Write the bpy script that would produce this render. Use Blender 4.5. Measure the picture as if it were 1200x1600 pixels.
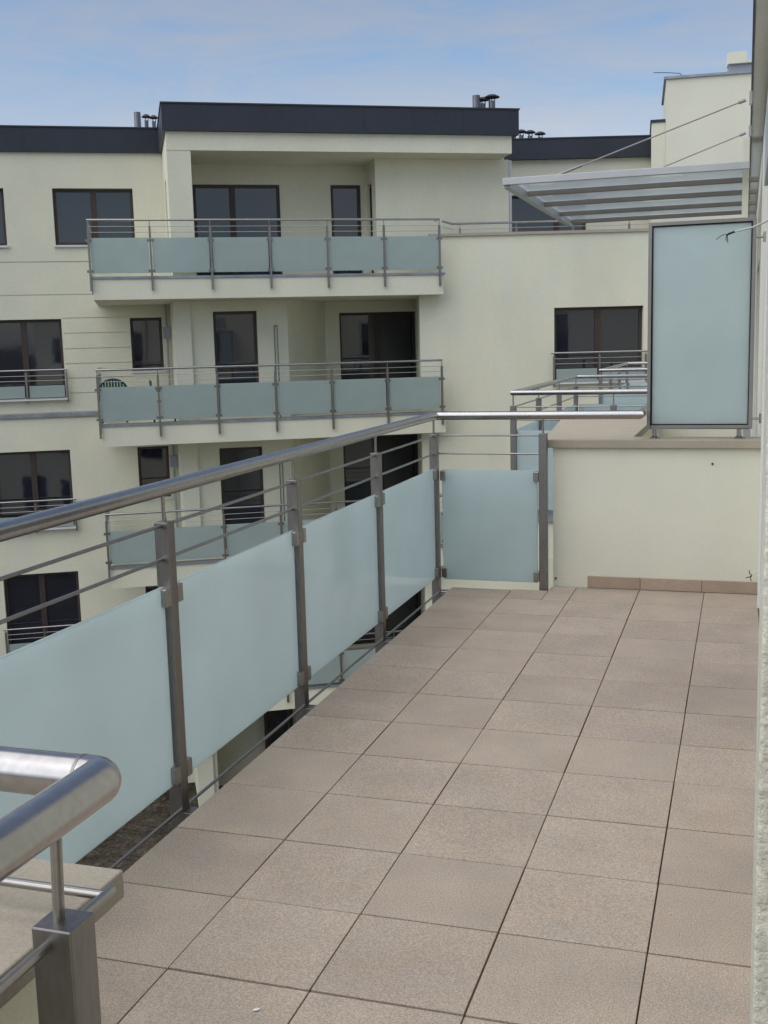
import bpy, bmesh, math, random
from mathutils import Matrix, Vector
random.seed(11)
R = math.radians
scn = bpy.context.scene
for o in list(bpy.data.objects):
    bpy.data.objects.remove(o)
COL = scn.collection

# ------------------------------------------------------------------ camera
cam_d = bpy.data.cameras.new('camera')
cam = bpy.data.objects.new('camera', cam_d)
COL.objects.link(cam)
scn.camera = cam
YAW, PIT, ROLL = R(17.784), R(8.547), R(-1.49)
fw = Vector((-math.sin(YAW) * math.cos(PIT), math.cos(YAW) * math.cos(PIT), -math.sin(PIT)))
rt = Vector((math.cos(YAW), math.sin(YAW), 0))
up = rt.cross(fw)
r2 = rt * math.cos(ROLL) + up * math.sin(ROLL)
u2 = -rt * math.sin(ROLL) + up * math.cos(ROLL)
mw = Matrix((r2, u2, -fw)).transposed().to_4x4()
mw.translation = Vector((1.413, -2.44, 1.611))
cam.matrix_world = mw
cam_d.sensor_fit = 'VERTICAL'
cam_d.sensor_height = 36.0
cam_d.lens = 36.0 * 1762.0 / 1600.0
cam_d.clip_start = 0.05
cam_d.clip_end = 6000

# ------------------------------------------------------------------ sky, sun, exposure
SUN_EL, SUN_AZ = R(59), R(224)          # azimuth measured from +Y towards +X: the sun stands behind the camera, to its left
world = bpy.data.worlds.new('World')
scn.world = world
world.use_nodes = True
wn, wl = world.node_tree.nodes, world.node_tree.links
bg = wn['Background']
sky = wn.new('ShaderNodeTexSky')
sky.sky_type = 'NISHITA'
sky.sun_disc = False
sky.sun_elevation = SUN_EL
sky.sun_rotation = SUN_AZ
sky.air_density = 1.0
sky.dust_density = 0.9
sky.ozone_density = 2.2
tc = wn.new('ShaderNodeTexCoord')
mp = wn.new('ShaderNodeMapping')
mp.inputs['Scale'].default_value = (1.1, 2.6, 6.5)
mp.inputs['Rotation'].default_value = (0.1, 0.25, 0.4)
nz = wn.new('ShaderNodeTexNoise')
nz.inputs['Scale'].default_value = 3.2
nz.inputs['Detail'].default_value = 9
nz.inputs['Roughness'].default_value = 0.62
nz.inputs['Distortion'].default_value = 0.5
rmp = wn.new('ShaderNodeMapRange')
rmp.inputs['From Min'].default_value = 0.36
rmp.inputs['From Max'].default_value = 0.68
rmp.inputs['To Min'].default_value = 0.08
rmp.inputs['To Max'].default_value = 0.85
bw = wn.new('ShaderNodeRGBToBW')
cl = wn.new('ShaderNodeMixRGB')
cl.blend_type = 'MULTIPLY'
cl.inputs['Fac'].default_value = 1.0
cl.inputs['Color2'].default_value = (1.09, 1.15, 1.30, 1)
mx = wn.new('ShaderNodeMixRGB')
wl.new(tc.outputs['Generated'], mp.inputs['Vector'])
wl.new(mp.outputs['Vector'], nz.inputs['Vector'])
wl.new(nz.outputs['Fac'], rmp.inputs['Value'])
wl.new(sky.outputs['Color'], bw.inputs['Color'])
wl.new(bw.outputs['Val'], cl.inputs['Color1'])
wl.new(sky.outputs['Color'], mx.inputs['Color1'])
wl.new(cl.outputs['Color'], mx.inputs['Color2'])
wl.new(rmp.outputs['Result'], mx.inputs['Fac'])
wl.new(mx.outputs['Color'], bg.inputs['Color'])
bg.inputs['Strength'].default_value = 0.074

sun_d = bpy.data.lights.new('sun', 'SUN')
sun_d.energy = 1.4
sun_d.angle = R(100)
sun_d.color = (1.0, 0.965, 0.90)
sun = bpy.data.objects.new('sun', sun_d)
COL.objects.link(sun)
sd = Vector((math.sin(SUN_AZ) * math.cos(SUN_EL), math.cos(SUN_AZ) * math.cos(SUN_EL), math.sin(SUN_EL)))
sun.rotation_euler = (-sd).to_track_quat('-Z', 'Y').to_euler()

scn.view_settings.view_transform = 'Standard'
scn.view_settings.look = 'None'
scn.view_settings.gamma = 1.0
scn.view_settings.use_curve_mapping = False
scn.view_settings.exposure = 0.94
scn.render.engine = 'CYCLES'
scn.cycles.max_bounces = 6
scn.cycles.diffuse_bounces = 3
scn.cycles.glossy_bounces = 3
scn.cycles.transmission_bounces = 4

# ------------------------------------------------------------------ materials
MATS = {}
def new_mat(name):
    m = bpy.data.materials.new(name)
    m.use_nodes = True
    MATS[name] = m
    n = m.node_tree.nodes
    return m, n, m.node_tree.links, n['Principled BSDF']

def surf(name, col, rough=0.8, metal=0.0, spec=0.3, var=0.06, vscale=1.2, fine=0.05, fscale=90.0,
         bump=0.0, bscale=60.0, bdist=0.004, rnd=0.0, stretch=(1, 1, 1), tint=None, bdetail=2):
    m, n, l, p = new_mat(name)
    t = n.new('ShaderNodeTexCoord')
    mpn = n.new('ShaderNodeMapping')
    mpn.inputs['Scale'].default_value = stretch
    l.new(t.outputs['Object'], mpn.inputs['Vector'])
    oi = n.new('ShaderNodeObjectInfo')
    off = n.new('ShaderNodeVectorMath'); off.operation = 'MULTIPLY_ADD'
    cx = n.new('ShaderNodeCombineXYZ')
    for k in ('X', 'Y', 'Z'):
        l.new(oi.outputs['Random'], cx.inputs[k])
    l.new(cx.outputs['Vector'], off.inputs[0])
    off.inputs[1].default_value = (13.7, 7.3, 5.1)
    l.new(mpn.outputs['Vector'], off.inputs[2])
    a = n.new('ShaderNodeTexNoise'); a.inputs['Scale'].default_value = vscale; a.inputs['Detail'].default_value = 3
    b = n.new('ShaderNodeTexNoise'); b.inputs['Scale'].default_value = fscale; b.inputs['Detail'].default_value = 1
    l.new(off.outputs['Vector'], a.inputs['Vector'])
    l.new(off.outputs['Vector'], b.inputs['Vector'])
    def rng(src, lo, hi, f0=0.3, f1=0.7):
        r = n.new('ShaderNodeMapRange')
        r.inputs['From Min'].default_value = f0; r.inputs['From Max'].default_value = f1
        r.inputs['To Min'].default_value = lo; r.inputs['To Max'].default_value = hi
        l.new(src, r.inputs['Value'])
        return r.outputs['Result']
    va = rng(a.outputs['Fac'], 1 - var, 1 + var)
    vb = rng(b.outputs['Fac'], 1 - fine, 1 + fine)
    mu = n.new('ShaderNodeMath'); mu.operation = 'MULTIPLY'
    l.new(va, mu.inputs[0]); l.new(vb, mu.inputs[1])
    val = mu.outputs[0]
    if rnd:
        vr = rng(oi.outputs['Random'], 1 - rnd, 1 + rnd, 0, 1)
        m2 = n.new('ShaderNodeMath'); m2.operation = 'MULTIPLY'
        l.new(val, m2.inputs[0]); l.new(vr, m2.inputs[1])
        val = m2.outputs[0]
    mixc = n.new('ShaderNodeMixRGB'); mixc.blend_type = 'MIX'
    mixc.inputs['Color1'].default_value = (*col, 1)
    mixc.inputs['Color2'].default_value = (*(tint or col), 1)
    c2 = n.new('ShaderNodeTexNoise'); c2.inputs['Scale'].default_value = vscale * 2.3; c2.inputs['Detail'].default_value = 2
    l.new(off.outputs['Vector'], c2.inputs['Vector'])
    l.new(rng(c2.outputs['Fac'], 0, 1, 0.35, 0.65), mixc.inputs['Fac'])
    sc = n.new('ShaderNodeVectorMath'); sc.operation = 'SCALE'
    l.new(mixc.outputs['Color'], sc.inputs[0]); l.new(val, sc.inputs['Scale'])
    l.new(sc.outputs['Vector'], p.inputs['Base Color'])
    p.inputs['Roughness'].default_value = rough
    p.inputs['Metallic'].default_value = metal
    p.inputs['Specular IOR Level'].default_value = spec
    if bump:
        bn = n.new('ShaderNodeTexNoise'); bn.inputs['Scale'].default_value = bscale; bn.inputs['Detail'].default_value = bdetail
        bn.inputs['Roughness'].default_value = 0.65
        l.new(off.outputs['Vector'], bn.inputs['Vector'])
        bp = n.new('ShaderNodeBump'); bp.inputs['Strength'].default_value = bump; bp.inputs['Distance'].default_value = bdist
        l.new(bn.outputs['Fac'], bp.inputs['Height'])
        l.new(bp.outputs['Normal'], p.inputs['Normal'])
    return m

surf('plaster', (0.715, 0.695, 0.555), rough=0.92, spec=0.1, var=0.05, vscale=0.9, fine=0.03, fscale=45, bump=0.35, bscale=70, bdist=0.004, stretch=(1, 1, 0.5), tint=(0.685, 0.678, 0.56))
surf('plaster_near', (0.74, 0.728, 0.605), rough=0.92, spec=0.1, var=0.03, vscale=1.5, fine=0.04, fscale=160, bump=0.5, bscale=170, bdist=0.003, tint=(0.72, 0.712, 0.60))
surf('plaster_rough', (0.70, 0.68, 0.56), rough=0.95, spec=0.1, var=0.08, vscale=9, fine=0.14, fscale=85, bump=1.0, bscale=60, bdist=0.012, tint=(0.73, 0.715, 0.61), bdetail=6)
surf('plaster_trim', (0.71, 0.698, 0.58), rough=0.9, spec=0.1, var=0.03, vscale=0.8, fine=0.03, bump=0.2)
surf('fascia', (0.030, 0.035, 0.050), rough=0.5, spec=0.35, var=0.10, vscale=0.9, fine=0.05, fscale=14, stretch=(1, 1, 0.3))
surf('roofing', (0.05, 0.05, 0.055), rough=0.9, var=0.15, bump=0.3)
surf('steel', (0.36, 0.345, 0.33), rough=0.33, metal=1.0, var=0.05, vscale=6, fine=0.06, fscale=60)
surf('steel_rail', (0.42, 0.41, 0.405), rough=0.24, metal=1.0, var=0.06, vscale=4, fine=0.07, fscale=70, bump=0.05, bscale=220, bdist=0.0008)
surf('steel_post', (0.25, 0.24, 0.23), rough=0.40, metal=1.0, var=0.08, vscale=7, fine=0.07, fscale=90, stretch=(1, 1, 0.25), tint=(0.268, 0.253, 0.24))
surf('frame_brown', (0.052, 0.037, 0.033), rough=0.45, spec=0.4, var=0.1, vscale=4)
surf('sill_white', (0.62, 0.63, 0.65), rough=0.5, spec=0.4, var=0.04)
surf('zinc', (0.30, 0.32, 0.36), rough=0.45, metal=0.6, var=0.16, vscale=3, fine=0.08, fscale=25)
surf('concrete_tile', (0.418, 0.343, 0.280), rough=0.88, spec=0.2, var=0.08, vscale=3.2, fine=0.24, fscale=210, bump=0.4, bscale=300, bdist=0.002, rnd=0.05, tint=(0.395, 0.334, 0.282))
surf('coping_stone', (0.40, 0.355, 0.285), rough=0.88, spec=0.2, var=0.05, vscale=6, fine=0.08, fscale=240, bump=0.3, bscale=300, bdist=0.0015, tint=(0.385, 0.345, 0.285))
surf('skirting_tile', (0.42, 0.325, 0.25), rough=0.85, spec=0.2, var=0.08, vscale=7, fine=0.10, fscale=220, rnd=0.10, bump=0.3, bscale=200, bdist=0.002)
surf('joint_sand', (0.12, 0.092, 0.074), rough=1.0, spec=0.05, var=0.2, vscale=8)
surf('soil', (0.072, 0.061, 0.047), rough=1.0, spec=0.05, var=0.45, vscale=1.1, fine=0.35, fscale=11, bump=1.0, bscale=5, bdist=0.25, tint=(0.115, 0.098, 0.078), bdetail=8)
surf('stone_rubble', (0.11, 0.088, 0.065), rough=0.95, var=0.3, vscale=3, rnd=0.2)
surf('aluminium', (0.47, 0.48, 0.49), rough=0.42, metal=0.35, spec=0.4, var=0.05, vscale=4, fine=0.03)
surf('aluminium_dark', (0.28, 0.27, 0.26), rough=0.45, metal=0.6, var=0.06, vscale=5)
surf('beam_brown', (0.27, 0.245, 0.22), rough=0.55, spec=0.3, var=0.06, vscale=3)
surf('white_paint', (0.82, 0.815, 0.78), rough=0.85, spec=0.15, var=0.03)
surf('gasket', (0.012, 0.012, 0.014), rough=0.6)
surf('vent_metal', (0.18, 0.185, 0.20), rough=0.4, metal=0.8, var=0.15)
surf('vent_dark', (0.045, 0.045, 0.05), rough=0.6, var=0.1)
surf('chair_green', (0.008, 0.075, 0.055), rough=0.4, spec=0.5)
surf('cable_white', (0.62, 0.62, 0.60), rough=0.5)
surf('cable_black', (0.02, 0.02, 0.02), rough=0.5)
surf('paper', (0.75, 0.75, 0.74), rough=0.8)
surf('box_grey', (0.30, 0.32, 0.36), rough=0.6)
surf('shutter', (0.36, 0.42, 0.45), rough=0.5, var=0.05)
surf('pvc_white', (0.72, 0.73, 0.74), rough=0.4, spec=0.4, var=0.02)

def frosted(name, col, trans, gloss_rough=0.12):
    m, n, l, p = new_mat(name)
    n.remove(p)
    out = n['Material Output']
    df = n.new('ShaderNodeBsdfDiffuse'); df.inputs['Color'].default_value = (*col, 1)
    tr = n.new('ShaderNodeBsdfTranslucent'); tr.inputs['Color'].default_value = (*col, 1)
    m1 = n.new('ShaderNodeMixShader'); m1.inputs['Fac'].default_value = trans
    l.new(df.outputs[0], m1.inputs[1]); l.new(tr.outputs[0], m1.inputs[2])
    tcn = n.new('ShaderNodeTexCoord')
    ns = n.new('ShaderNodeTexNoise'); ns.inputs['Scale'].default_value = 3.0; ns.inputs['Detail'].default_value = 3
    l.new(tcn.outputs['Object'], ns.inputs['Vector'])
    sm = n.new('ShaderNodeMapRange'); sm.inputs['To Min'].default_value = 0.93; sm.inputs['To Max'].default_value = 1.07
    l.new(ns.outputs['Fac'], sm.inputs['Value'])
    vs_ = n.new('ShaderNodeVectorMath'); vs_.operation = 'SCALE'; vs_.inputs[0].default_value = col
    l.new(sm.outputs['Result'], vs_.inputs['Scale'])
    l.new(vs_.outputs['Vector'], df.inputs['Color']); l.new(vs_.outputs['Vector'], tr.inputs['Color'])
    gl = n.new('ShaderNodeBsdfGlossy'); gl.inputs['Roughness'].default_value = gloss_rough
    gl.inputs['Color'].default_value = (0.9, 0.95, 0.97, 1)
    fr = n.new('ShaderNodeFresnel'); fr.inputs['IOR'].default_value = 1.45
    m2 = n.new('ShaderNodeMixShader')
    l.new(fr.outputs[0], m2.inputs['Fac']); l.new(m1.outputs[0], m2.inputs[1]); l.new(gl.outputs[0], m2.inputs[2])
    l.new(m2.outputs[0], out.inputs['Surface'])
    return m
frosted('frosted_glass', (0.87, 0.97, 0.975), 0.75, 0.09)
frosted('clear_glass', (0.5, 0.55, 0.55), 0.5, 0.05)
frosted('frosted_far', (0.63, 0.73, 0.71), 0.6, 0.2)
frosted('canopy_glass', (0.88, 0.90, 0.92), 0.86, 0.05)
def clear_canopy(m, fac=0.45):
    n, l = m.node_tree.nodes, m.node_tree.links
    out = n['Material Output']
    src = out.inputs['Surface'].links[0].from_socket
    tp = n.new('ShaderNodeBsdfTransparent'); tp.inputs['Color'].default_value = (0.88, 0.93, 0.94, 1)
    ms = n.new('ShaderNodeMixShader'); ms.inputs['Fac'].default_value = fac
    l.new(src, ms.inputs[1]); l.new(tp.outputs[0], ms.inputs[2])
    l.new(ms.outputs[0], out.inputs['Surface'])
clear_canopy(MATS['canopy_glass'], 0.40)
clear_canopy(MATS['clear_glass'], 0.88)

def dark_pane(name, col, rough):
    m, n, l, p = new_mat(name)
    t = n.new('ShaderNodeTexCoord')
    a = n.new('ShaderNodeTexNoise'); a.inputs['Scale'].default_value = 1.6; a.inputs['Detail'].default_value = 2
    l.new(t.outputs['Object'], a.inputs['Vector'])
    b = n.new('ShaderNodeBump'); b.inputs['Strength'].default_value = 0.05; b.inputs['Distance'].default_value = 0.02
    l.new(a.outputs['Fac'], b.inputs['Height']); l.new(b.outputs['Normal'], p.inputs['Normal'])
    p.inputs['Base Color'].default_value = (*col, 1)
    p.inputs['Roughness'].default_value = rough
    p.inputs['IOR'].default_value = 1.55
    p.inputs['Specular IOR Level'].default_value = 0.8
    return m
dark_pane('window_glass', (0.014, 0.017, 0.028), 0.03)

# ------------------------------------------------------------------ mesh helpers
I4 = Matrix.Identity(4)
class MB:
    """collects boxes, tubes and prisms for ONE mesh object"""
    def __init__(self, mat4=None):
        self.v, self.f, self.M = [], [], mat4 or I4
    def _add(self, vs, fs):
        b = len(self.v)
        self.v += [self.M @ Vector(p) for p in vs]
        self.f += [tuple(b + i for i in q) for q in fs]
        return self
    def box(self, x0, x1, y0, y1, z0, z1):
        vs = [(x, y, z) for z in (z0, z1) for y in (y0, y1) for x in (x0, x1)]
        return self._add(vs, [(0, 2, 3, 1), (4, 5, 7, 6), (0, 1, 5, 4), (2, 6, 7, 3), (0, 4, 6, 2), (1, 3, 7, 5)])
    def prism(self, poly, z0, z1):
        n = len(poly)
        ar = sum(poly[i][0] * poly[(i + 1) % n][1] - poly[(i + 1) % n][0] * poly[i][1] for i in range(n))
        if ar < 0:
            poly = poly[::-1]
        vs = [(x, y, z0) for x, y in poly] + [(x, y, z1) for x, y in poly]
        fs = [tuple(range(n))[::-1], tuple(range(n, 2 * n))]
        fs += [(i, (i + 1) % n, n + (i + 1) % n, n + i) for i in range(n)]
        return self._add(vs, fs)
    def tube(self, pts, r, seg=16, caps=True):
        P = [Vector(p) for p in pts]
        D = [(P[i + 1] - P[i]).normalized() for i in range(len(P) - 1)]
        d = D[0]
        a = Vector((0, 0, 1)) if abs(d.z) < 0.9 else Vector((1, 0, 0))
        u = d.cross(a).normalized(); w = u.cross(d).normalized()
        ring = [P[0] + r * (math.cos(2 * math.pi * k / seg) * u + math.sin(2 * math.pi * k / seg) * w) for k in range(seg)]
        rings = [ring]
        for i in range(1, len(P)):
            din = D[i - 1]
            nrm = din if i == len(P) - 1 else (din + D[i]).normalized()
            rings.append([q + din * ((P[i] - q).dot(nrm) / din.dot(nrm)) for q in rings[-1]])
        vs = [tuple(q) for rg in rings for q in rg]
        fs = []
        for i in range(len(rings) - 1):
            for k in range(seg):
                fs.append((i * seg + k, i * seg + (k + 1) % seg, (i + 1) * seg + (k + 1) % seg, (i + 1) * seg + k))
        if caps:
            fs.append(tuple(range(seg))[::-1])
            fs.append(tuple(range((len(rings) - 1) * seg, len(rings) * seg)))
        return self._add(vs, fs)
    def lathe(self, prof, cx=0, cy=0, seg=18):
        vs, fs = [], []
        for r_, z in prof:
            for k in range(seg):
                a = 2 * math.pi * k / seg
                vs.append((cx + r_ * math.cos(a), cy + r_ * math.sin(a), z))
        for i in range(len(prof) - 1):
            for k in range(seg):
                fs.append((i * seg + k, i * seg + (k + 1) % seg, (i + 1) * seg + (k + 1) % seg, (i + 1) * seg + k))
        fs.append(tuple(range(seg))[::-1]); fs.append(tuple(range((len(prof) - 1) * seg, len(prof) * seg)))
        return self._add(vs, fs)
    def wall(self, s0, s1, z0, z1, t0, t1, holes=()):
        """upright wall from t0 (front) to t1 with rectangular openings (s0,s1,z0,z1)"""
        S = sorted({s0, s1, *[min(max(h[i], s0), s1) for h in holes for i in (0, 1)]})
        Z = sorted({z0, z1, *[min(max(h[i], z0), z1) for h in holes for i in (2, 3)]})
        def solid(i, j):
            if i < 0 or j < 0 or i >= len(S) - 1 or j >= len(Z) - 1:
                return False
            a, b = (S[i] + S[i + 1]) / 2, (Z[j] + Z[j + 1]) / 2
            return not any(h[0] < a < h[1] and h[2] < b < h[3] for h in holes)
        for i in range(len(S) - 1):
            for j in range(len(Z) - 1):
                if not solid(i, j):
                    continue
                a, b, c, d = S[i], S[i + 1], Z[j], Z[j + 1]
                vs = [(a, t0, c), (b, t0, c), (b, t0, d), (a, t0, d), (a, t1, c), (b, t1, c), (b, t1, d), (a, t1, d)]
                fs = [(0, 1, 2, 3), (5, 4, 7, 6)]
                if not solid(i - 1, j): fs.append((4, 0, 3, 7))
                if not solid(i + 1, j): fs.append((1, 5, 6, 2))
                if not solid(i, j - 1): fs.append((4, 5, 1, 0))
                if not solid(i, j + 1): fs.append((3, 2, 6, 7))
                self._add(vs, fs)
        return self
    def mesh(self, name, mat, bevel=0.0, smooth=False, weld=True, segs=2):
        me = bpy.data.meshes.new(name)
        me.from_pydata([tuple(p) for p in self.v], [], self.f)
        bm = bmesh.new(); bm.from_mesh(me)
        if weld:
            bmesh.ops.remove_doubles(bm, verts=bm.verts, dist=1e-5)
        if bevel:
            ed = [e for e in bm.edges if len(e.link_faces) == 2 and e.calc_face_angle(0) > 0.6]
            bmesh.ops.bevel(bm, geom=ed, offset=bevel, segments=segs, profile=0.5, affect='EDGES', clamp_overlap=True)
        bmesh.ops.recalc_face_normals(bm, faces=bm.faces)
        bm.to_mesh(me); bm.free()
        me.materials.append(MATS[mat])
        if smooth:
            me.polygons.foreach_set('use_smooth', [True] * len(me.polygons))
            try:
                me.set_sharp_from_angle(angle=R(38))
            except Exception:
                pass
        return me
    def build(self, name, mat, parent=None, loc=None, **kw):
        return link(name, self.mesh(name, mat, **kw), parent, loc)

def link(name, me, parent=None, loc=None, rot=None, mat4=None):
    o = bpy.data.objects.new(name, me)
    COL.objects.link(o)
    if parent is not None:
        o.parent = parent
    if mat4 is not None:
        o.matrix_local = mat4
    if loc is not None:
        o.location = loc
    if rot is not None:
        o.rotation_euler = rot
    return o
def thing(name, label, cat, loc=(0, 0, 0), rotz=0.0, group=None):
    o = bpy.data.objects.new(name, None)
    COL.objects.link(o)
    o.location = loc
    o.rotation_euler = (0, 0, rotz)
    o.empty_display_size = 0.2
    return tag(o, label, cat, group)
def tag(o, label, cat, group=None):
    o['label'] = label; o['category'] = cat
    if group: o['group'] = group
    return o
def structure(o):
    o['kind'] = 'structure'
    return o
def stuff(o):
    o['kind'] = 'stuff'
    return o

GZ = -8.7      # courtyard level below the terrace
# ------------------------------------------------------------------ ground
g = MB()
g._add([(-3000, -3000, 0), (3000, -3000, 0), (3000, 3000, 0), (-3000, 3000, 0)], [(0, 1, 2, 3)])
structure(g.build('ground', 'soil', None, (0, 0, GZ)))
rb = MB()
for k in range(900):
    x, y = random.uniform(-15, -6), random.uniform(11, 22)
    s = random.choice([0.02, 0.03, 0.04, 0.05, 0.08]) * random.uniform(0.6, 1.2)
    pr = [(s * random.uniform(.5, .8), 0), (s * random.uniform(.9, 1.1), s * .3), (s * random.uniform(.4, .8), s * random.uniform(.5, .8))]
    rb.lathe(pr, x, y, seg=5)
rbo = stuff(rb.build('rubble', 'stone_rubble', None, (0, 0, GZ - 0.01)))
tag(rbo, 'scattered brown clods and stones on the bare courtyard soil', 'rubble')

# ------------------------------------------------------------------ terrace floor with its slabs
fl = MB()
fl.prism([(-0.37, -3.4), (2.6, -3.4), (2.6, -0.85), (1.62, -0.85), (1.62, 4.98), (0.24, 4.98), (0.24, 4.62), (-0.37, 4.62)], -0.34, -0.012)
floor = structure(fl.build('terrace_floor', 'joint_sand'))
TILE = {}
def tile(x0, x1, y0, y1):
    w, d = round(x1 - x0 - 0.0042, 4), round(y1 - y0 - 0.0064, 4)
    if (w, d) not in TILE:
        TILE[(w, d)] = MB().box(-w / 2, w / 2, -d / 2, d / 2, -0.04, 0).mesh('tile', 'concrete_tile', bevel=0.0016, segs=2)
    link('tile', TILE[(w, d)], floor,
         ((x0 + x1) / 2 + random.uniform(-.0007, .0007), (y0 + y1) / 2 + random.uniform(-.0016, .0016), random.uniform(-.0008, .0004)),
         (random.uniform(-.0012, .0012), random.uniform(-.0014, .0014), random.uniform(-.0012, .0012)))
T = 0.4
for j in range(-8, 12):
    y0, y1 = j * T, (j + 1) * T
    for i in range(-1, 6):
        x0, x1 = i * T, (i + 1) * T
        if i == 3 and y0 > -0.9:
            x1 = 1.522
        if i > 3 and y0 > -0.9:
            continue
        if y0 < -1.25 and x1 < 0.45:
            continue
        if j == 11:
            if i == -1:
                tile(x0, x1, y0, 4.645)
            elif i == 0:
                tile(x0, 0.235, y0, 4.66); tile(0.235, x1, y0, 4.797)
            else:
                tile(x0, x1, y0, 4.797)
        else:
            tile(x0, x1, y0, y1)

# ------------------------------------------------------------------ the home building on the right
hb = thing('terrace_building', 'cream building along the right edge of the tiled terrace, with overhanging roof edge', 'building', (1.525, 0, GZ))
H = Matrix.Translation((-1.525, 0, -GZ))      # world -> thing
w = MB(H)
# long wall facing -x, built in a frame whose s runs along y
HW = H @ Matrix(((0, 1, 0, 1.525), (1, 0, 0, 0), (0, 0, 1, 0), (0, 0, 0, 1)))
wl_ = MB(HW)
holes = [(2.1, 4.3, 0.02, 2.32), (8.9, 11.2, 0.02, 2.3), (13.2, 15.0, 0.9, 2.3)]
wl_.wall(-0.85, 23.0, GZ, 3.27, 0.0, 0.34, holes)
wl_.build('wall', 'plaster_near', hb)
w = MB(H); w.wall(1.87, 2.6, GZ, 3.27, -0.85, -0.6); w.build('wall', 'plaster_near', hb)
w = MB(H @ Matrix(((0, 1, 0, 2.6), (1, 0, 0, 0), (0, 0, 1, 0), (0, 0, 0, 1))))
w.wall(-14, -0.85, GZ, 3.27, 0.0, 0.3, [(-4.6, -0.95, 0.02, 2.5), (-8, -6, 0.9, 2.3), (-12, -10, 0.9, 2.3)]); w.build('wall', 'plaster_near', hb)
HB2 = H @ Matrix(((0, 1, 0, 2.6), (1, 0, 0, 0), (0, 0, 1, 0), (0, 0, 0, 1)))
# mass of the building under the terraces
w = MB(H)
w.box(-0.34, 8.0, -14, 4.6, GZ, -0.345)
w.build('wall', 'plaster', hb)
w = MB(H); w.box(1.9, 9.0, -0.5, 23, GZ, 3.2); w.build('wall', 'plaster', hb)
# windows of the lower storeys, facing the courtyard
LWM = H @ Matrix(((0, 1, 0, -0.34), (1, 0, 0, 0), (0, 0, 1, 0), (0, 0, 0, 1)))
for zb in (-3.0, -5.9):
    for yb in (-10.0, -6.5, -3.0, 0.5):
        f = MB(LWM)
        f.box(yb, yb + .07, -.03, -.001, zb, zb + 1.6); f.box(yb + 1.73, yb + 1.8, -.03, -.001, zb, zb + 1.6)
        f.box(yb + .07, yb + 1.73, -.03, -.001, zb, zb + .07); f.box(yb + .07, yb + 1.73, -.03, -.001, zb + 1.53, zb + 1.6)
        f.box(yb + .85, yb + .95, -.03, -.001, zb + .07, zb + 1.53)
        wo_ = f.build('window', 'frame_brown', hb)
        for a_ in (yb + .07, yb + .95):
            MB(LWM).box(a_, a_ + .78, -.018, -.002, zb + .07, zb + 1.53).build('pane', 'window_glass', wo_)
# roof edge: thin overhang with a fascia, its soffit seen from below
w = MB(H); w.box(1.432, 9.0, -0.8, 20.5, 3.275, 3.72); rf = w.build('roof', 'white_paint', hb)
w = MB(H); w.box(1.418, 1.470, -0.82, 20.52, 3.725, 3.765); w.build('roof_edge', 'fascia', rf)
w = MB(H); w.box(1.4285, 1.4315, -0.8, 20.5, 3.262, 3.30); w.build('drip_edge', 'vent_dark', rf)
# pillar carrying the roof behind the neighbour's canopy
w = MB(H); w.box(1.362, 1.414, 8.12, 8.42, GZ, 3.27); w.build('pillar', 'plaster_near', hb)
# rough plastered pier beside the viewer
w = MB(H); w.box(1.4435, 1.86, -0.86, -0.60, GZ, 3.27); w.build('pier', 'plaster_rough', hb, bevel=0.006, segs=3)
# terrace doors and windows in the long wall
def side_window(y0, y1, z0, z1, mull, HW=HW):
    f = MB(HW)
    d0, d1 = 0.03, 0.10
    f.box(y0, y0 + .07, d0, d1, z0, z1); f.box(y1 - .07, y1, d0, d1, z0, z1)
    f.box(y0 + .07, y1 - .07, d0, d1, z1 - .07, z1); f.box(y0 + .07, y1 - .07, d0, d1, z0, z0 + .07)
    for m_ in mull:
        f.box(m_ - .05, m_ + .05, d0, d1, z0 + .07, z1 - .07)
    wo = f.build('window', 'pvc_white', hb)
    ed = [y0 + .07] + [c for m_ in mull for c in (m_ - .05, m_ + .05)] + [y1 - .07]
    for k in range(0, len(ed), 2):
        MB(HW).box(ed[k], ed[k + 1], 0.06, 0.07, z0 + .07, z1 - .07).build('pane', 'window_glass', wo)
side_window(2.1, 4.3, 0.02, 2.32, [3.2])
side_window(8.9, 11.2, 0.02, 2.3, [10.0])
side_window(13.2, 15.0, 0.9, 2.3, [14.1])
side_window(-4.6, -0.95, 0.02, 2.5, [-2.8], HB2)  # unseen glazing beside the viewer, added to darken rail and post reflections
side_window(-8, -6, 0.9, 2.3, [-7.0], HB2)
side_window(-12, -10, 0.9, 2.3, [-11.0], HB2)
MB(HW).box(4.34, 4.44, -0.012, -0.0005, 0.02, 2.36).build('window_trim', 'pvc_white', hb)
# roller shutter box above the door
sb = MB(HW); sb.box(2.0, 4.4, -0.028, -0.0005, 2.42, 2.76); sb.build('shutter_box', 'shutter', hb)

# ------------------------------------------------------------------ far dividing parapet with coping and skirting
pw = thing('parapet_wall', 'low cream parapet wall with stone coping at the far end of the terrace', 'wall', (0.9, 4.9, 0))
P = Matrix.Translation((-0.9, -4.9, 0))
w = MB(P); w.prism([(0.245, 4.80), (1.524, 4.80), (1.524, 4.965), (0.70, 4.965), (0.70, 7.28), (0.02, 7.28)], -0.36, 0.912)
w.build('wall', 'plaster_near', pw, bevel=0.004)
w = MB(P); w.prism([(0.192, 4.762), (1.523, 4.762), (1.523, 5.0), (0.74, 5.0), (0.74, 7.32), (-0.05, 7.32)], 0.914, 0.966)
w.build('coping', 'coping_stone', pw, bevel=0.004)
for x0, x1 in ((0.470, 0.803), (0.807, 1.183), (1.187, 1.521)):
    MB(P).box(x0, x1, 4.786, 4.7995, 0.003, 0.078).build('skirting_tile', 'skirting_tile', pw, bevel=0.0015)
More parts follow.
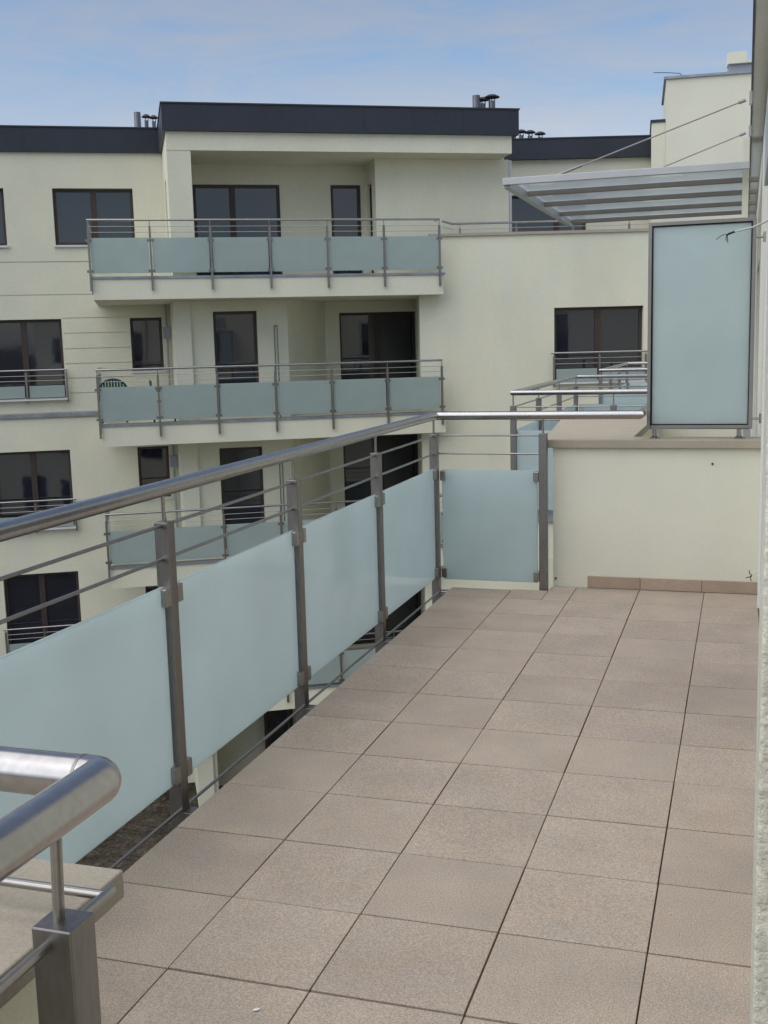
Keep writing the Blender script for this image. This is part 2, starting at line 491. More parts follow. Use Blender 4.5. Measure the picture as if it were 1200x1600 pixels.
for x, z in ((1.236, 0.815), (0.262, 0.055)):
    MB(P @ Matrix.Translation((x, 4.798, z)) @ Matrix.Rotation(R(90), 4, 'X')).lathe([(.007, 0), (.007, .004), (.004, .008)], seg=8).build('anchor', 'vent_dark', pw)

w = MB(P); w.box(0.745, 1.36, 7.10, 7.30, -0.36, 1.0); w.build('wall', 'plaster_near', pw)
# ------------------------------------------------------------------ privacy screen on the parapet
ps = thing('privacy_screen', 'tall framed frosted glass screen standing on the parapet coping', 'screen', (1.15, 4.87, 0.966))
S = Matrix.Translation((-1.15, -4.87, -0.966))
x0, x1, z0, z1, yq = 0.832, 1.466, 1.028, 2.297, 4.87
f = MB(S)
fwid = 0.022
f.box(x0, x0 + fwid, yq - .02, yq + .02, z0, z1); f.box(x1 - fwid, x1, yq - .02, yq + .02, z0, z1)
f.box(x0 + fwid, x1 - fwid, yq - .02, yq + .02, z1 - fwid, z1); f.box(x0 + fwid, x1 - fwid, yq - .02, yq + .02, z0, z0 + fwid)
f.build('frame', 'aluminium_dark', ps, bevel=0.002)
f = MB(S); a, b = fwid, fwid + .008
for q in ((x0 + a, x0 + b, z0 + a, z1 - a), (x1 - b, x1 - a, z0 + a, z1 - a), (x0 + b, x1 - b, z1 - b, z1 - a), (x0 + b, x1 - b, z0 + a, z0 + b)):
    f.box(q[0], q[1], yq - .012, yq + .012, q[2], q[3])
f.build('gasket', 'gasket', ps)
MB(S).box(x0 + b, x1 - b, yq - .005, yq + .005, z0 + b, z1 - b).build('glass_pane', 'frosted_glass', ps)
for x in (x0 + .05, x1 - .075):
    MB(S).lathe([(.032, 0.9665), (.032, .974), (.022, .980), (.012, .985), (.012, z0 - .001)], x, yq, seg=20).build('foot', 'steel_rail', ps, smooth=True)
for z in (1.09, 2.18):
    MB(S).tube([(x1 + .0005, yq, z), (1.510, yq, z)], .007, 8).build('wall_bracket', 'steel', ps)
    MB(S).tube([(1.514, yq, z - .03), (1.514, yq, z + .03)], .010, 10).build('bracket_pin', 'steel', ps)

# ------------------------------------------------------------------ railings
RAIL_Z, RAIL_R = 1.128, 0.0275
def near_post(parent, x, y, top=1.012, bot=-0.28, rail_z=RAIL_Z, ax='y', clamps=((1, .75), (1, .10), (-1, .75), (-1, .10)), loc0=(0, 0, 0), plate=True):
    """square steel post with spindle, clamps along its railing axis"""
    o = MB().box(-.026, .026, -.026, .026, bot, top).build('post', 'steel_post', parent, (x - loc0[0], y - loc0[1], -loc0[2]), bevel=0.0022)
    MB().tube([(0, 0, top - .002), (0, 0, rail_z - RAIL_R + .004)], .0068, 10).build('spindle', 'steel', o, smooth=True)
    for sgn, z in clamps:
        c = MB()
        if ax == 'y':
            c.box(-.010, .028, *sorted((sgn * .0265, sgn * .062)), z - .032, z + .032)
        else:
            c.box(*sorted((sgn * .0265, sgn * .062)), -.028, .010, z - .032, z + .032)
        c.build('clamp', 'steel', o, bevel=0.003)
    if plate:
        MB().box(.027, .13, -.03, .03, -.16, -.045).build('bracket', 'steel_post', o, bevel=0.002)
    return o

tr = thing('terrace_railing', 'stainless steel railing with frosted glass panels along the left edge of the terrace', 'railing', (-0.51, 4.70, 0))
L0 = (-0.51, 4.70, 0)
TM = Matrix.Translation((0.51, -4.70, 0))
ys = [-0.17, 1.035, 2.235, 3.435]
for y in ys:
    near_post(tr, -0.51, y, loc0=L0)
near_post(tr, -0.51, 4.66, loc0=L0, clamps=((-1, .75), (-1, .10)))
p5 = near_post(tr, 0.20, 4.70, loc0=L0, ax='x', clamps=((-1, .735), (-1, .085)), bot=-0.02, plate=False)
pc = MB(TM).box(-.482, -.447, 4.69, 4.725, .703, .767).build('clamp', 'steel', tr, bevel=0.003)
pc = MB(TM).box(-.482, -.447, 4.69, 4.725, .053, .117).build('clamp', 'steel', tr, bevel=0.003)
MB(TM).tube([(-0.51, -1.31, RAIL_Z), (-0.51, 4.70, RAIL_Z), (0.80, 4.70, RAIL_Z), (0.80, 7.64, RAIL_Z)], RAIL_R, 28).build('handrail', 'steel_rail', tr, smooth=True)
for z in (1.000, 0.882):
    MB(TM).tube([(-0.51, -1.31, z), (-0.51, 4.70, z), (0.197, 4.70, z)], .0062, 10).build('rod', 'steel', tr, smooth=True)
MB(TM).tube([(-0.49, -1.31, -.035), (-0.49, 4.70, -.035), (-0.30, 4.70, -.035)], .0062, 10).build('rod', 'steel', tr, smooth=True)
yy = [-1.31] + ys + [4.66]
for a, b in zip(yy[:-1], yy[1:]):
    MB(TM).box(-.5155, -.5035, a + .038, b - .038, .062, .787).build('glass_panel', 'frosted_glass', tr, bevel=0.0015)
MB(TM).box(-.470, .162, 4.694, 4.706, .042, .775).build('glass_panel', 'frosted_glass', tr, bevel=0.0015)

# near left parapet and the railing in the foreground
nw = thing('parapet_wall', 'low parapet in the near left corner under the foreground handrail', 'wall', (0.0, -2.2, 0))
w = MB(Matrix.Translation((0, 2.2, 0))); w.box(-0.34, 0.565, -3.35, -1.225, -0.33, 0.868); w.build('wall', 'plaster_near', nw, bevel=0.004)
w = MB(Matrix.Translation((0, 2.2, 0))); w.box(-0.39, 0.620, -3.4, -1.172, 0.870, 0.910); w.build('coping', 'coping_stone', nw, bevel=0.003)
nr = thing('foreground_railing', 'brushed steel handrail corner and post close to the viewer, lower left', 'railing', (0.69, -1.41, 0))
NM = Matrix.Translation((-0.69, 1.41, 0))
NZ = 1.10
o = MB(NM).box(.660, .711, -1.434, -1.384, 0.0, .970).build('post', 'steel_post', nr, bevel=0.0018)
MB(NM).tube([(.680, -1.409, .968), (.684, -1.409, NZ - .024)], .0068, 14).build('spindle', 'steel', o, smooth=True)
bend = [(.686 - .013 * (1 - math.sin(a_)), -1.312 - .013 * (1 - math.cos(a_)), NZ) for a_ in [k_ * math.pi / 12 for k_ in range(7)]]
MB(NM).tube([(.659, -1.312, NZ), (-0.47, -1.312, NZ)], .0272, 36).build('handrail', 'steel_rail', nr, smooth=True)
MB(NM).tube([(.660, -1.312, NZ)] + bend[1:] + [(.686, -3.2, NZ)], .0275, 36).build('handrail', 'steel_rail', nr, smooth=True)
MB(NM).tube([(.6575, -1.312, NZ), (.6615, -1.312, NZ)], .0280, 36).build('weld_seam', 'steel_post', nr, smooth=True)
MB(NM).tube([(-0.47, -1.312, .950), (.678, -1.312, .950)], .0060, 14).build('rod', 'steel', nr, smooth=True)
MB(NM).tube([(.680, -1.297, .950), (.680, -3.2, .950)], .0064, 14).build('rod', 'steel', nr, smooth=True)
o = MB(NM).box(.664, .715, -2.634, -2.584, 0.0, .970).build('post', 'steel_post', nr, bevel=0.0018)

# ------------------------------------------------------------------ neighbour terraces beyond the parapet
def far_terrace(y0, y1, xl, label_rail, label_slab, zr=1.128):
    sl = thing('terrace_slab', label_slab, 'terrace', (xl, y0, 0))
    M_ = Matrix.Translation((-xl, -y0, 0))
    MB(M_).box(xl + .06, 1.52, y0 + .06, y1 + 1.6, -.40, -.062).build('slab', 'plaster', sl)
    MB(M_).box(xl + .03, 1.52, y0 + .03, y1 + 1.63, -.060, -.004).build('flashing', 'zinc', sl)
    rl = thing('terrace_railing', label_rail, 'railing', (xl, y0, 0))
    L_ = (xl, y0, 0)
    MB(M_).tube([(1.40, y0, zr), (xl, y0, zr), (xl, y1, zr), (1.40, y1, zr)], .024, 16).build('handrail', 'steel_rail', rl, smooth=True)
    for z in (1.0, .882):
        MB(M_).tube([(1.40, y0, z), (xl, y0, z), (xl, y1, z), (1.40, y1, z)], .0062, 8).build('rod', 'steel', rl, smooth=True)
    nb = max(1, round((y1 - y0) / 1.25))
    st = (y1 - y0) / nb
    for k in range(nb + 1):
        near_post(rl, xl, y0 + k * st, loc0=L_, plate=False, clamps=((1, .75), (1, .1)) if k < nb else ())
        if k < nb:
            MB(M_).box(xl - .006, xl + .006, y0 + k * st + .04, y0 + (k + 1) * st - .04, .06, .787).build('glass_panel', 'frosted_glass', rl)
    xs = [xl + 0.9, xl + 1.75]
    pr = xl
    for x in xs:
        for yv in ((y1,) if x > xl + 1 and y0 < 9 else (y0, y1)):
            near_post(rl, x, yv, loc0=L_, plate=False, ax='x', clamps=((1, .75), (1, .1)))
    for yv in (y0, y1):
        for a, b in ((xl, xs[0]), (xs[0], xs[1]))[:1 if (yv < 9) else 2]:
            MB(M_).box(a + .04, b - .04, yv - .006, yv + .006, .06, .787).build('glass_panel', 'frosted_glass', rl)
far_terrace(7.72, 11.75, -0.585, 'steel railing of the next terrace, seen just beyond the parapet', 'slab of the next terrace behind the low parapet')
far_terrace(14.3, 18.2, -0.585, 'small distant steel railing in front of the wing window', 'farthest terrace slab, beside the wing window')

# ------------------------------------------------------------------ glass canopy over the next terrace
ca = thing('glass_canopy', 'aluminium and glass canopy hung by two tie rods above the next terrace', 'canopy', (1.40, 7.9, 2.94))
CM = Matrix.Translation((-1.40, -7.9, -2.94))
by = [7.92, 8.86, 9.82, 10.86, 11.80]
xl = -0.70
for k, y in enumerate(by):
    hgt = .062 if k == 0 else .075
    MB(CM).box(xl + (0.0 if k == 0 else .0605), 1.42 if k == 0 else 1.50, y - .025, y + .025, 2.985 if k == 0 else 2.990, 2.985 + .062 if k == 0 else 3.036).build('beam', 'aluminium' if k == 0 else 'beam_brown', ca, bevel=0.004)
MB(CM).box(xl, xl + .06, 7.946, 11.825, 2.962, 3.036).build('beam', 'aluminium', ca, bevel=0.004)
for a, b in zip(by[:-1], by[1:]):
    MB(CM).box(xl + .05, 1.41, a + .028, b - .003, 3.040, 3.050).build('glass_pane', 'canopy_glass', ca)
for y, xa, zb in ((7.92, -0.20, 3.56), (9.82, -0.20, 3.60)):
    a, b = Vector((xa, y, 3.045)), Vector((1.415, y, zb))
    d = (b - a).normalized()
    t = MB(CM)
    t.tube([a, b - d * .04], .0062, 10)
    t.tube([a, a + d * .22], .012, 10)
    t.tube([b - d * .10, b - d * .04], .015, 10)
    tie = t.build('tie_rod', 'aluminium_dark', ca, smooth=True)
    MB(CM).box(1.405, 1.430, y - .035, y + .035, zb - .05, zb + .05).build('wall_plate', 'steel', tie)

# ------------------------------------------------------------------ the apartment building across the courtyard
OX, OY, ANG = -10.82, 17.30, R(30.1)
ab = thing('apartment_building', 'cream apartment block with dark roof band and stacked glass balconies across the courtyard', 'building', (OX, OY, GZ), ANG)
A = Matrix.Translation((0, 0, -GZ))                        # facade frame: x = along facade, y = inward, z = world height
FL = [3.0, 0.10, -2.80, -5.70]                             # balcony floor levels, top to bottom

def window(frame, s0, s1, z0, z1, t, mull=(0.5,), sill=True, parent=ab, depth=.13, fwid=.065):
    f = MB(frame)
    d0, d1 = t + depth, t + depth + .07
    f.box(s0, s0 + fwid, d0, d1, z0, z1); f.box(s1 - fwid, s1, d0, d1, z0, z1)
    f.box(s0 + fwid, s1 - fwid, d0, d1, z1 - fwid, z1); f.box(s0 + fwid, s1 - fwid, d0, d1, z0, z0 + fwid)
    ms = [s0 + (s1 - s0) * m_ for m_ in mull]
    for m_ in ms:
        f.box(m_ - .062, m_ + .062, d0 - .012, d1, z0 + fwid, z1 - fwid)
    wo = f.build('window', 'frame_brown', parent)
    ed = [s0 + fwid] + [c for m_ in ms for c in (m_ - .062, m_ + .062)] + [s1 - fwid]
    for k in range(0, len(ed), 2):
        a, b = ed[k], ed[k + 1]
        me = MB().box(-(b - a) / 2, (b - a) / 2, -.006, .006, -(z1 - z0) / 2 + fwid, (z1 - z0) / 2 - fwid).mesh('pane', 'window_glass')
        link('pane', me, wo, mat4=frame @ Matrix.Translation(((a + b) / 2, d0 + .035, (z0 + z1) / 2)) @ Matrix.Rotation(random.uniform(-.006, .006), 4, 'Z') @ Matrix.Rotation(random.uniform(-.006, .006), 4, 'X'))
    if sill:
        MB(frame).box(s0 - .03, s1 + .03, t - .05, t + depth - .002, z0 - .045, z0 - .002).build('sill', 'sill_white', wo)
    return wo

POST_ME = {}
def rail_post(key, zb, zt, clamps):
    if key not in POST_ME:
        b = MB().box(-.021, .021, -.021, .021, zb, zt - .12)
        b.tube([(0, 0, zt - .12), (0, 0, zt - .015)], .008, 8)
        for z in clamps:
            b.box(-.062, .062, .0, .018, z - .025, z + .025)
        POST_ME[key] = b.mesh('post', 'steel_post')
    return POST_ME[key]

def balcony(zf, glass='frosted_far', left=True):
    b = MB(A); b.box(0.03, 7.16, 0.035, 2.995, zf - .42, zf - .022)
    bo = b.build('balcony', 'plaster', ab)
    MB(A).box(0.02, 7.20, 0.012, 0.20, zf - .020, zf + .030).build('flashing', 'zinc', bo)
    n, st = 7, 7.08 / 6
    me = rail_post('bal', -.25, 1.11, (.72, .13))
    for k in range(n):
        link('post', me, bo, mat4=A @ Matrix.Translation((k * st, -.012, zf)))
        if k < 6:
            MB(A).box(k * st + .034, (k + 1) * st - .034, .0, .012, zf + .09, zf + .77).build('glass_panel', glass, bo)
    for k in (1, 2):
        link('post', me, bo, mat4=A @ Matrix.Translation((-.012, k * 1.35, zf)) @ Matrix.Rotation(R(-90), 4, 'Z'))
    for k in range(2):
        MB(A).box(0, .012, k * 1.35 + .05, (k + 1) * 1.35 - .05, zf + .09, zf + .77).build('glass_panel', glass, bo)
    MB(A).tube([(0, 2.98, zf + 1.11), (0, 0, zf + 1.11), (7.08, 0, zf + 1.11), (7.08, .30, zf + 1.11)], .022, 12).build('handrail', 'steel_rail', bo, smooth=True)
    for z in (.985, .875):
        MB(A).tube([(0, 2.98, zf + z), (0, 0, zf + z), (7.08, 0, zf + z)], .006, 6).build('rod', 'steel', bo, smooth=True)
    return bo

# left facade, set back behind the balconies
LT = 3.0
lw = [(-3.5, -1.80, 3.9, 5.11), (-.79, .92, 3.9, 5.11)]
for zf in FL[1:]:
    dz = zf - .10
    lw += [(-2.42, -.78, .58 + dz, 2.31 + dz + (.12 if zf < -5 else 0)), (.70, 1.40, 1.12 + dz, 2.30 + dz)]
lw += [(-5.9, -4.4, zz + .6, zz + 2.3) for zz in FL]
lw += [(-2.42, -.78, -8.0, -6.4)]
MB(A).wall(-9, 1.6, GZ, 5.86, LT + .02, LT + .34, lw).build('wall', 'plaster', ab)
gr = [(-.74, .70, z - .012, z + .012) for z in (2.32, 1.99, 1.65, 1.32, 1.00, .67)]
gr += [(-9, 1.6, 3.52, 3.555), (-9, 1.6, 2.82, 2.845), (-9, 1.6, .12, .26)]
MB(A).wall(-9, 1.6, GZ, 5.86, LT, LT + .0195, lw + gr).build('facade_render', 'plaster', ab)
MB(A).box(-9, -.01, LT - .055, LT + .019, .16, .235).build('cornice', 'zinc', ab)
for q in lw:
    wdt = q[1] - q[0]
    window(A, *q, LT, mull=(.5,) if wdt > 1 else (), sill=True)
# french-window rails on the left facade
def french(frame, s0, s1, zb, t, parent=ab, z_glass=.28):
    r_ = MB(frame).tube([(s0 - .08, t - .09, zb + .62), (s1 + .08, t - .09, zb + .62)], .020, 12).build('window_railing', 'steel_rail', parent, smooth=True)
    for z in (.50, .39):
        MB(frame).tube([(s0 - .05, t - .09, zb + z), (s1 + .05, t - .09, zb + z)], .006, 6).build('rod', 'steel', r_)
    for s in (s0 - .02, (s0 + s1) / 2, s1 + .04):
        MB(frame).box(s - .021, s + .021, t - .11, t - .07, zb - .10, zb + .56).tube([(s, t - .09, zb + .55), (s, t - .09, zb + .61)], .008, 6).build('post', 'steel_post', r_)
    m_ = (s0 + s1) / 2
    for a, b in ((s0 + .03, m_ - .05), (m_ + .05, s1 - .02)):
        MB(frame).box(a, b, t - .085, t - .075, zb + .02, zb + .28).build('glass_panel', 'frosted_far', r_)
    MB(frame).box(s0 - .03, s1 + .03, t - .14, t - .051, zb - .045, zb - .015).build('ledge', 'sill_white', r_)
for zf in FL[1:]:
    french(A, -2.42, -.78, .58 + zf - .10, LT)

# balconies
BAL = [balcony(zf) for zf in FL]
# stepped walls behind the balconies
mh = []
for zf in FL[1:]:
    mh.append((2.42, 3.35, zf + .03, zf + 2.25))
mhg = mh + [(2.05, 3.95, GZ - .1, -6.5)]
for k, (z0, z1) in enumerate(((FL[1] - .02, 2.578), (FL[2] - .02, FL[1] - .423), (FL[3] - .02, FL[2] - .423), (GZ, FL[3] - .423))):
    MB(A).wall(1.95, 4.0, z0, z1, 1.2, 1.5, mhg).build('wall', 'plaster', ab)
    MB(A).box(1.60, 1.949, 1.12, 2.998, z0, z1).build('pilaster', 'plaster_trim', ab)
    MB(A).prism([(4.001, 1.2), (5.12, 2.999), (5.12, 3.3), (4.001, 1.5)], z0, z1).build('wall', 'plaster', ab)
wb = [(5.46, 7.31, zf + .03, zf + 2.22) for zf in FL[1:]]
MB(A).wall(5.121, 9.0, GZ, 2.998, 3.0, 3.3, wb).build('wall', 'plaster', ab)
for q in wb:
    window(A, *q, 3.0, mull=(.5,), sill=False)
for q in mh:
    window(A, *q, 1.2, mull=(), sill=False)
# entrance recess at ground level
MB(A).box(1.951, 4.0, 2.6, 2.9, GZ, -6.5).build('wall', 'plaster', ab)
window(A, 3.25, 3.93, GZ, -6.52, 2.2, mull=(), sill=False)
# downpipe with junction box, wall edge
for k, zf in enumerate(FL[1:3]):
    pp = MB(A).tube([(1.50, 2.93, zf), (1.50, 2.93, zf + 2.47)], .022, 8).build('downpipe', 'zinc', ab, smooth=True)
    MB(A).box(1.42, 1.58, 2.86, 2.95, zf + 1.72, zf + 1.98).build('junction_box', 'box_grey', pp)
# glass dividers standing between two flats
for zf in FL[1:]:
    dv = MB(A).box(3.685, 3.697, .55, 1.05, zf + .02, zf + 1.90).build('glass_divider', 'clear_glass', ab)
    MB(A).box(3.68, 3.702, .53, .549, zf, zf + 1.93).box(3.68, 3.702, 1.051, 1.07, zf, zf + 1.93).box(3.68, 3.702, .549, 1.051, zf + 1.901, zf + 1.93).build('frame', 'vent_metal', dv)

# top floor: loggia under the roof band
tw = [(2.18, 4.06, 3.03, 5.08), (5.19, 5.87, 3.03, 5.08)]
MB(A).wall(1.9, 6.2, 2.98, 5.5, 2.1, 2.4, tw).build('wall', 'plaster', ab)
for q in tw:
    window(A, *q, 2.1, mull=(.45,) if q[1] - q[0] > 1 else (), sill=False, depth=.06)
TSM = A @ Matrix(((0, -1, 0, 1.6), (1, 0, 0, 0), (0, 0, 1, 0), (0, 0, 0, 1)))     # left cheek of the loggia, facing left
sw = MB(A)
SWM = A @ Matrix(((0, 1, 0, 1.6), (1, 0, 0, 0), (0, 0, 1, 0), (0, 0, 0, 1)))
MB(SWM).wall(.802, 2.999, 2.98, 5.5, 0.0, .25, [(1.5, 2.1, 3.1, 5.1)]).build('wall', 'plaster', ab)
window(SWM, 1.5, 2.1, 3.1, 5.1, 0.0, mull=(), sill=False, depth=.08)
MB(A).box(1.60, 2.07, .36, .80, 2.98, 5.4995).build('column', 'plaster', ab)
MB(A).box(1.60, 8.80, .35, 3.0, 5.50, 5.859).build('beam', 'plaster', ab)
RWM = A @ Matrix(((0, 1, 0, 6.0), (1, 0, 0, 0), (0, 0, 1, 0), (0, 0, 0, 1)))
MB(RWM).wall(1.45, 2.098, 2.98, 5.4995, 0.0, .2, [(1.55, 2.0, 3.05, 5.05)]).build('wall', 'plaster', ab)
window(RWM, 1.55, 2.0, 3.05, 5.05, 0.0, mull=(), sill=False, depth=.05, fwid=.05)
MB(A).box(6.0, 9.0, 1.15, 1.449, 2.98, 5.4995).build('wall', 'plaster', ab)
MB(A).box(8.75, 9.0, 1.449, 6.0, 2.98, 5.86).build('wall', 'plaster', ab)
MB(A).tube([(9.06, 1.25, 3.0), (9.06, 1.25, 5.5)], .04, 10).build('downpipe', 'sill_white', ab, smooth=True)
# roof band over both parts, plus roof deck
rp = [(-9.1, 2.93), (1.535, 2.93), (1.535, .25), (8.93, .25), (8.93, 7.0), (-9.1, 7.0)]
ro = MB(A).prism(rp, 5.861, 6.37).build('roof', 'fascia', ab)
rp2 = [(-9.12, 2.91), (1.515, 2.91), (1.515, .23), (8.95, .23), (8.95, 7.02), (-9.12, 7.02)]
MB(A).prism(rp2, 6.372, 6.40).build('roof_edge', 'vent_dark', ro)
for k in range(7):
    MB(A).box(2.45 + k * 1.05, 2.462 + k * 1.05, .2465, .2495, 5.865, 6.368).build('seam', 'fascia', ro)
for k in range(5):
    MB(A).box(-3.4 + k * 1.05, -3.388 + k * 1.05, 2.9265, 2.9295, 5.865, 6.368).build('seam', 'fascia', ro)
def vent(frame, s, t, z, h, hat=True, r_=.06):
    o_ = MB(frame).lathe([(r_, z), (r_, z + h)], s, t, 12).build('vent_pipe', 'vent_metal', ro, smooth=True)
    if hat:
        c_ = MB(frame).lathe([(r_ * 2.3, z + h + .07), (r_ * 2.35, z + h + .085), (r_ * 1.2, z + h + .13), (.01, z + h + .145)], s, t, 14)
        for a_ in range(3):
            ca_, sa_ = math.cos(a_ * 2.1), math.sin(a_ * 2.1)
            c_.box(s + ca_ * r_ * .9 - .008, s + ca_ * r_ * .9 + .008, t + sa_ * r_ * .9 - .008, t + sa_ * r_ * .9 + .008, z + h - .02, z + h + .08)
        c_.build('vent_cap', 'vent_dark', ro, smooth=True)
vent(A, 1.13, 3.9, 6.40, .50, False, .075)
vent(A, 1.33, 4.1, 6.40, .36, True, .045)
vent(A, 1.50, 4.2, 6.40, .36, True, .045)
vent(A, 8.42, 1.6, 6.40, .53, False, .085)
vent(A, 8.60, 1.7, 6.40, .38, True, .065)
vent(A, 8.78, 1.6, 6.40, .42, True, .075)

# right wing with its roof terrace (its own direction)
WX = OX + 6.75 * math.cos(ANG) - .5 * math.sin(ANG)
WY = OY + 6.75 * math.sin(ANG) + .5 * math.cos(ANG)
Wm = (Matrix.Translation((OX, OY, GZ)) @ Matrix.Rotation(ANG, 4, 'Z')).inverted() @ Matrix.Translation((WX, WY, 0)) @ Matrix.Rotation(R(17.8), 4, 'Z')
ww = [(2.88, 4.79, zf + .60, zf + 2.15) for zf in FL[1:]] + [(5.6, 7.0, zf + .60, zf + 2.15) for zf in FL[1:]]
MB(Wm).wall(0.0, 8.2, GZ, 3.79, 0.0, .32, ww).build('wall', 'plaster', ab)
MB(Wm).box(0.0, .32, .321, 2.4, GZ, 3.0).build('wall', 'plaster', ab)
for q in ww:
    window(Wm, *q, 0.0)
for zf in FL[1:]:
    french(Wm, 2.88, 4.79, zf + .57, 0.0)
MB(Wm).box(.22, 8.2, -.05, .40, 3.792, 3.85).build('coping', 'coping_stone', ab)
MB(Wm).box(.321, 8.2, .321, 4.0, 2.6, 3.0).build('roof_terrace', 'roofing', ab)
wr = MB(Wm).tube([(.52, .0, 4.11), (.74, .12, 4.06), (4.9, .12, 4.06)], .022, 12).build('terrace_handrail', 'steel_rail', ab, smooth=True)
MB(Wm).tube([(.52, .0, 3.99), (.74, .12, 3.95), (4.9, .12, 3.95)], .006, 6).build('rod', 'steel', wr)
for s in (.9, 2.1, 3.3, 4.5):
    MB(Wm).box(s - .02, s + .02, .10, .14, 3.85, 3.97).tube([(s, .12, 3.96), (s, .12, 4.05)], .008, 6).build('post', 'steel_post', wr)
# set-back penthouse wall behind the wing terrace
rwin = [(2.42, 4.3, 3.05, 5.10)]
MB(Wm).wall(1.2, 6.2, 3.0, 5.92, 4.05, 4.35, rwin).build('wall', 'plaster', ab)
window(Wm, 2.42, 4.3, 3.05, 5.10, 4.05, mull=(.62,), sill=False)
ro2 = MB(Wm).box(1.0, 5.86, 3.88, 8.0, 5.922, 6.385).build('roof', 'fascia', ab)
MB(Wm).box(.98, 5.88, 3.86, 8.02, 6.387, 6.415).build('roof_edge', 'vent_dark', ro2)
for s, h in ((2.78, .19), (3.0, .17), (3.25, .13)):
    vent(Wm, s, 4.6, 6.415, h)
vent(Wm, 2.55, 4.4, 6.415, .38, False, .075)
# stair tower
_tp = Matrix.Translation((WX, WY, 0)) @ Matrix.Rotation(R(17.8), 4, 'Z') @ Vector((5.97, 3.0, 0))
Tm = (Matrix.Translation((OX, OY, GZ)) @ Matrix.Rotation(ANG, 4, 'Z')).inverted() @ Matrix.Translation(_tp) @ Matrix.Rotation(R(5), 4, 'Z') @ Matrix.Translation((-5.97, -3.0, 0))
st_ = MB(Tm).box(5.97, 9.5, 3.0, 6.0, 3.0, 7.50).build('stair_tower', 'plaster_trim', ab)
MB(Tm).box(5.92, 9.5, 2.95, 6.05, 7.502, 7.56).build('coping', 'zinc', st_)
MB(Tm).box(5.65, 5.968, 3.15, 6.0, 3.0, 6.575).build('side_shaft', 'plaster_trim', st_)
MB(Tm).box(5.62, 5.965, 3.12, 6.0, 6.577, 6.64).build('coping', 'fascia', st_)
MB(Tm).box(7.40, 9.2, 3.3, 4.4, 7.562, 7.79).build('chimney_base', 'box_grey', st_)
MB(Tm).box(7.36, 7.78, 3.22, 3.7, 7.792, 8.05).build('chimney_block', 'plaster_trim', st_)
MB(Tm).box(7.785, 9.2, 3.22, 3.7, 7.792, 7.84).build('chimney_slab', 'plaster', st_)
MB(Tm).tube([(6.35, 3.1, 7.56), (6.28, 3.08, 7.63), (6.0, 3.02, 7.655), (5.68, 2.98, 7.67)], .008, 6).build('wire', 'vent_dark', st_)

# ------------------------------------------------------------------ green plastic chair on the middle balcony
AW = Matrix.Translation((OX, OY, 0)) @ Matrix.Rotation(ANG, 4, 'Z')
def chair(s, t, z, rot, label):
    p_ = AW @ Vector((s, t, z))
    c = thing('garden_chair', label, 'chair', p_, ANG + rot, 'green chairs on the middle balcony')
    q = MB(); q.prism([(-.22, -.2), (.22, -.2), (.24, .22), (-.24, .22)], .42, .45); q.build('seat', 'chair_green', c, bevel=.008)
    for a_, b_ in ((-.22, -.19), (.22, -.19), (-.22, .2), (.22, .2)):
        MB().tube([(a_ * 1.08, b_ * 1.1, 0), (a_, b_, .43)], .018, 8).build('leg', 'chair_green', c, smooth=True)
    q = MB()
    N = 12
    pts = [(.29 * math.cos(math.pi * k / N), .24 + .03 * math.sin(math.pi * k / N), .62 + .26 * math.sin(math.pi * k / N)) for k in range(N + 1)]
    q.tube([(.29, .2, .44)] + pts + [(-.29, .2, .44)], .020, 8)
    for k in range(-4, 5):
        x = k * .058
        q.box(x - .021, x + .021, .235, .255, .47, .62 + .24 * math.sqrt(max(0, 1 - (x / .29) ** 2)))
    q.build('backrest', 'chair_green', c, smooth=True)
    for s_ in (-1, 1):
        MB().tube([(s_ * .25, .22, .66), (s_ * .27, .0, .66), (s_ * .26, -.18, .64), (s_ * .24, -.19, .44)], .018, 8).build('armrest', 'chair_green', c, smooth=True)
chair(.30, .50, .14, R(178), 'dark green plastic garden chair whose rounded back rises above the balcony glass at left')
chair(1.30, .75, .085, R(88), 'dark green plastic garden chair showing in the gap between two balcony glass panels')

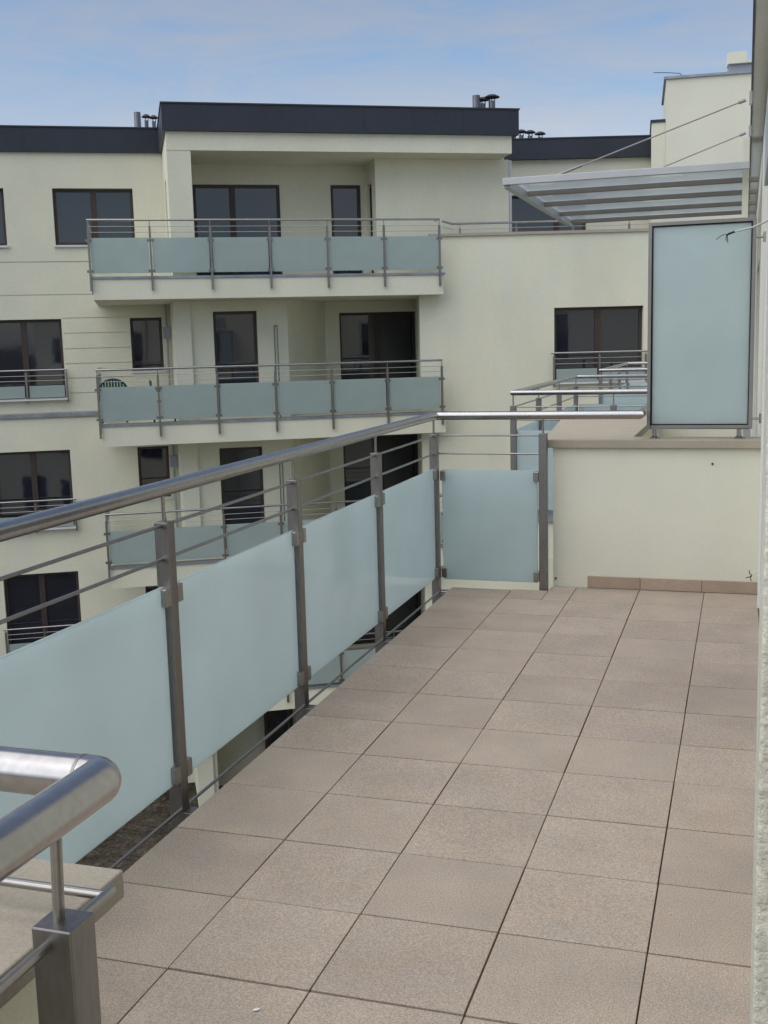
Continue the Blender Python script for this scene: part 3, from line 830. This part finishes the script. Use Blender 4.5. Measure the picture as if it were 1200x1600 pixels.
# ------------------------------------------------------------------ loose cables and litter
cb = thing('hanging_cable', 'white electric cable with stripped black ends hanging before the glass screen', 'cable', (1.505, 3.5, 2.15))
K = Matrix.Translation((-1.505, -3.5, -2.15))
MB(K).tube([(1.53, 3.5, 2.165), (1.49, 3.5, 2.142), (1.44, 3.5, 2.122), (1.39, 3.5, 2.112), (1.352, 3.5, 2.104)], .0048, 8).build('sheath', 'cable_white', cb, smooth=True)
MB(K).tube([(1.354, 3.5, 2.105), (1.338, 3.5, 2.100), (1.322, 3.5, 2.094)], .0052, 8).build('sleeve', 'cable_black', cb, smooth=True)
for pts in ([(1.324, 3.5, 2.095), (1.300, 3.5, 2.092), (1.283, 3.5, 2.084), (1.268, 3.5, 2.072)],
            [(1.324, 3.5, 2.095), (1.316, 3.495, 2.088), (1.313, 3.495, 2.075), (1.314, 3.495, 2.062)],
            [(1.324, 3.5, 2.095), (1.318, 3.505, 2.084), (1.321, 3.505, 2.068), (1.3215, 3.505, 2.053)]):
    MB(K).tube(pts, .0020, 6).build('wire', 'cable_black', cb, smooth=True)
c2 = thing('wall_cable', 'short frayed cable sticking out of the wall above the skirting tiles', 'cable', (1.525, 4.70, .16))
K = Matrix.Translation((-1.525, -4.70, -.16))
MB(K).tube([(1.53, 4.70, .172), (1.505, 4.70, .160), (1.482, 4.70, .142)], .0045, 8).build('sheath', 'cable_white', c2, smooth=True)
for pts in ([(1.484, 4.70, .143), (1.468, 4.70, .150), (1.466, 4.70, .172)], [(1.484, 4.70, .143), (1.466, 4.70, .128), (1.446, 4.70, .122)],
            [(1.484, 4.70, .143), (1.474, 4.70, .124), (1.479, 4.70, .104)]):
    MB(K).tube(pts, .0028, 6).build('wire', 'cable_black', c2, smooth=True)

def scrap(x, y, s, ang, label):
    b = MB().prism([(-s, -s * .35), (s * .4, -s * .5), (s, -s * .1), (s * .7, s * .4), (-s * .6, s * .35)], 0.0015, 0.0015 + s * .35)
    o_ = b.build('paper_scrap', 'paper', None, (x, y, .0), bevel=s * .1)
    o_.rotation_euler = (0, 0, ang)
    tag(o_, label, 'litter', 'litter on the terrace slabs')
scrap(0.305, -0.115, .010, R(35), 'white paper chip on the slab at the bottom edge')
scrap(0.432, .865, .0045, R(10), 'tiny white chip on a slab near the middle joint')
scrap(1.245, .62, .0035, R(70), 'tiny pale pebble beside the right joint')
scrap(1.31, 3.83, .007, R(20), 'pale speck on the slabs near the parapet')
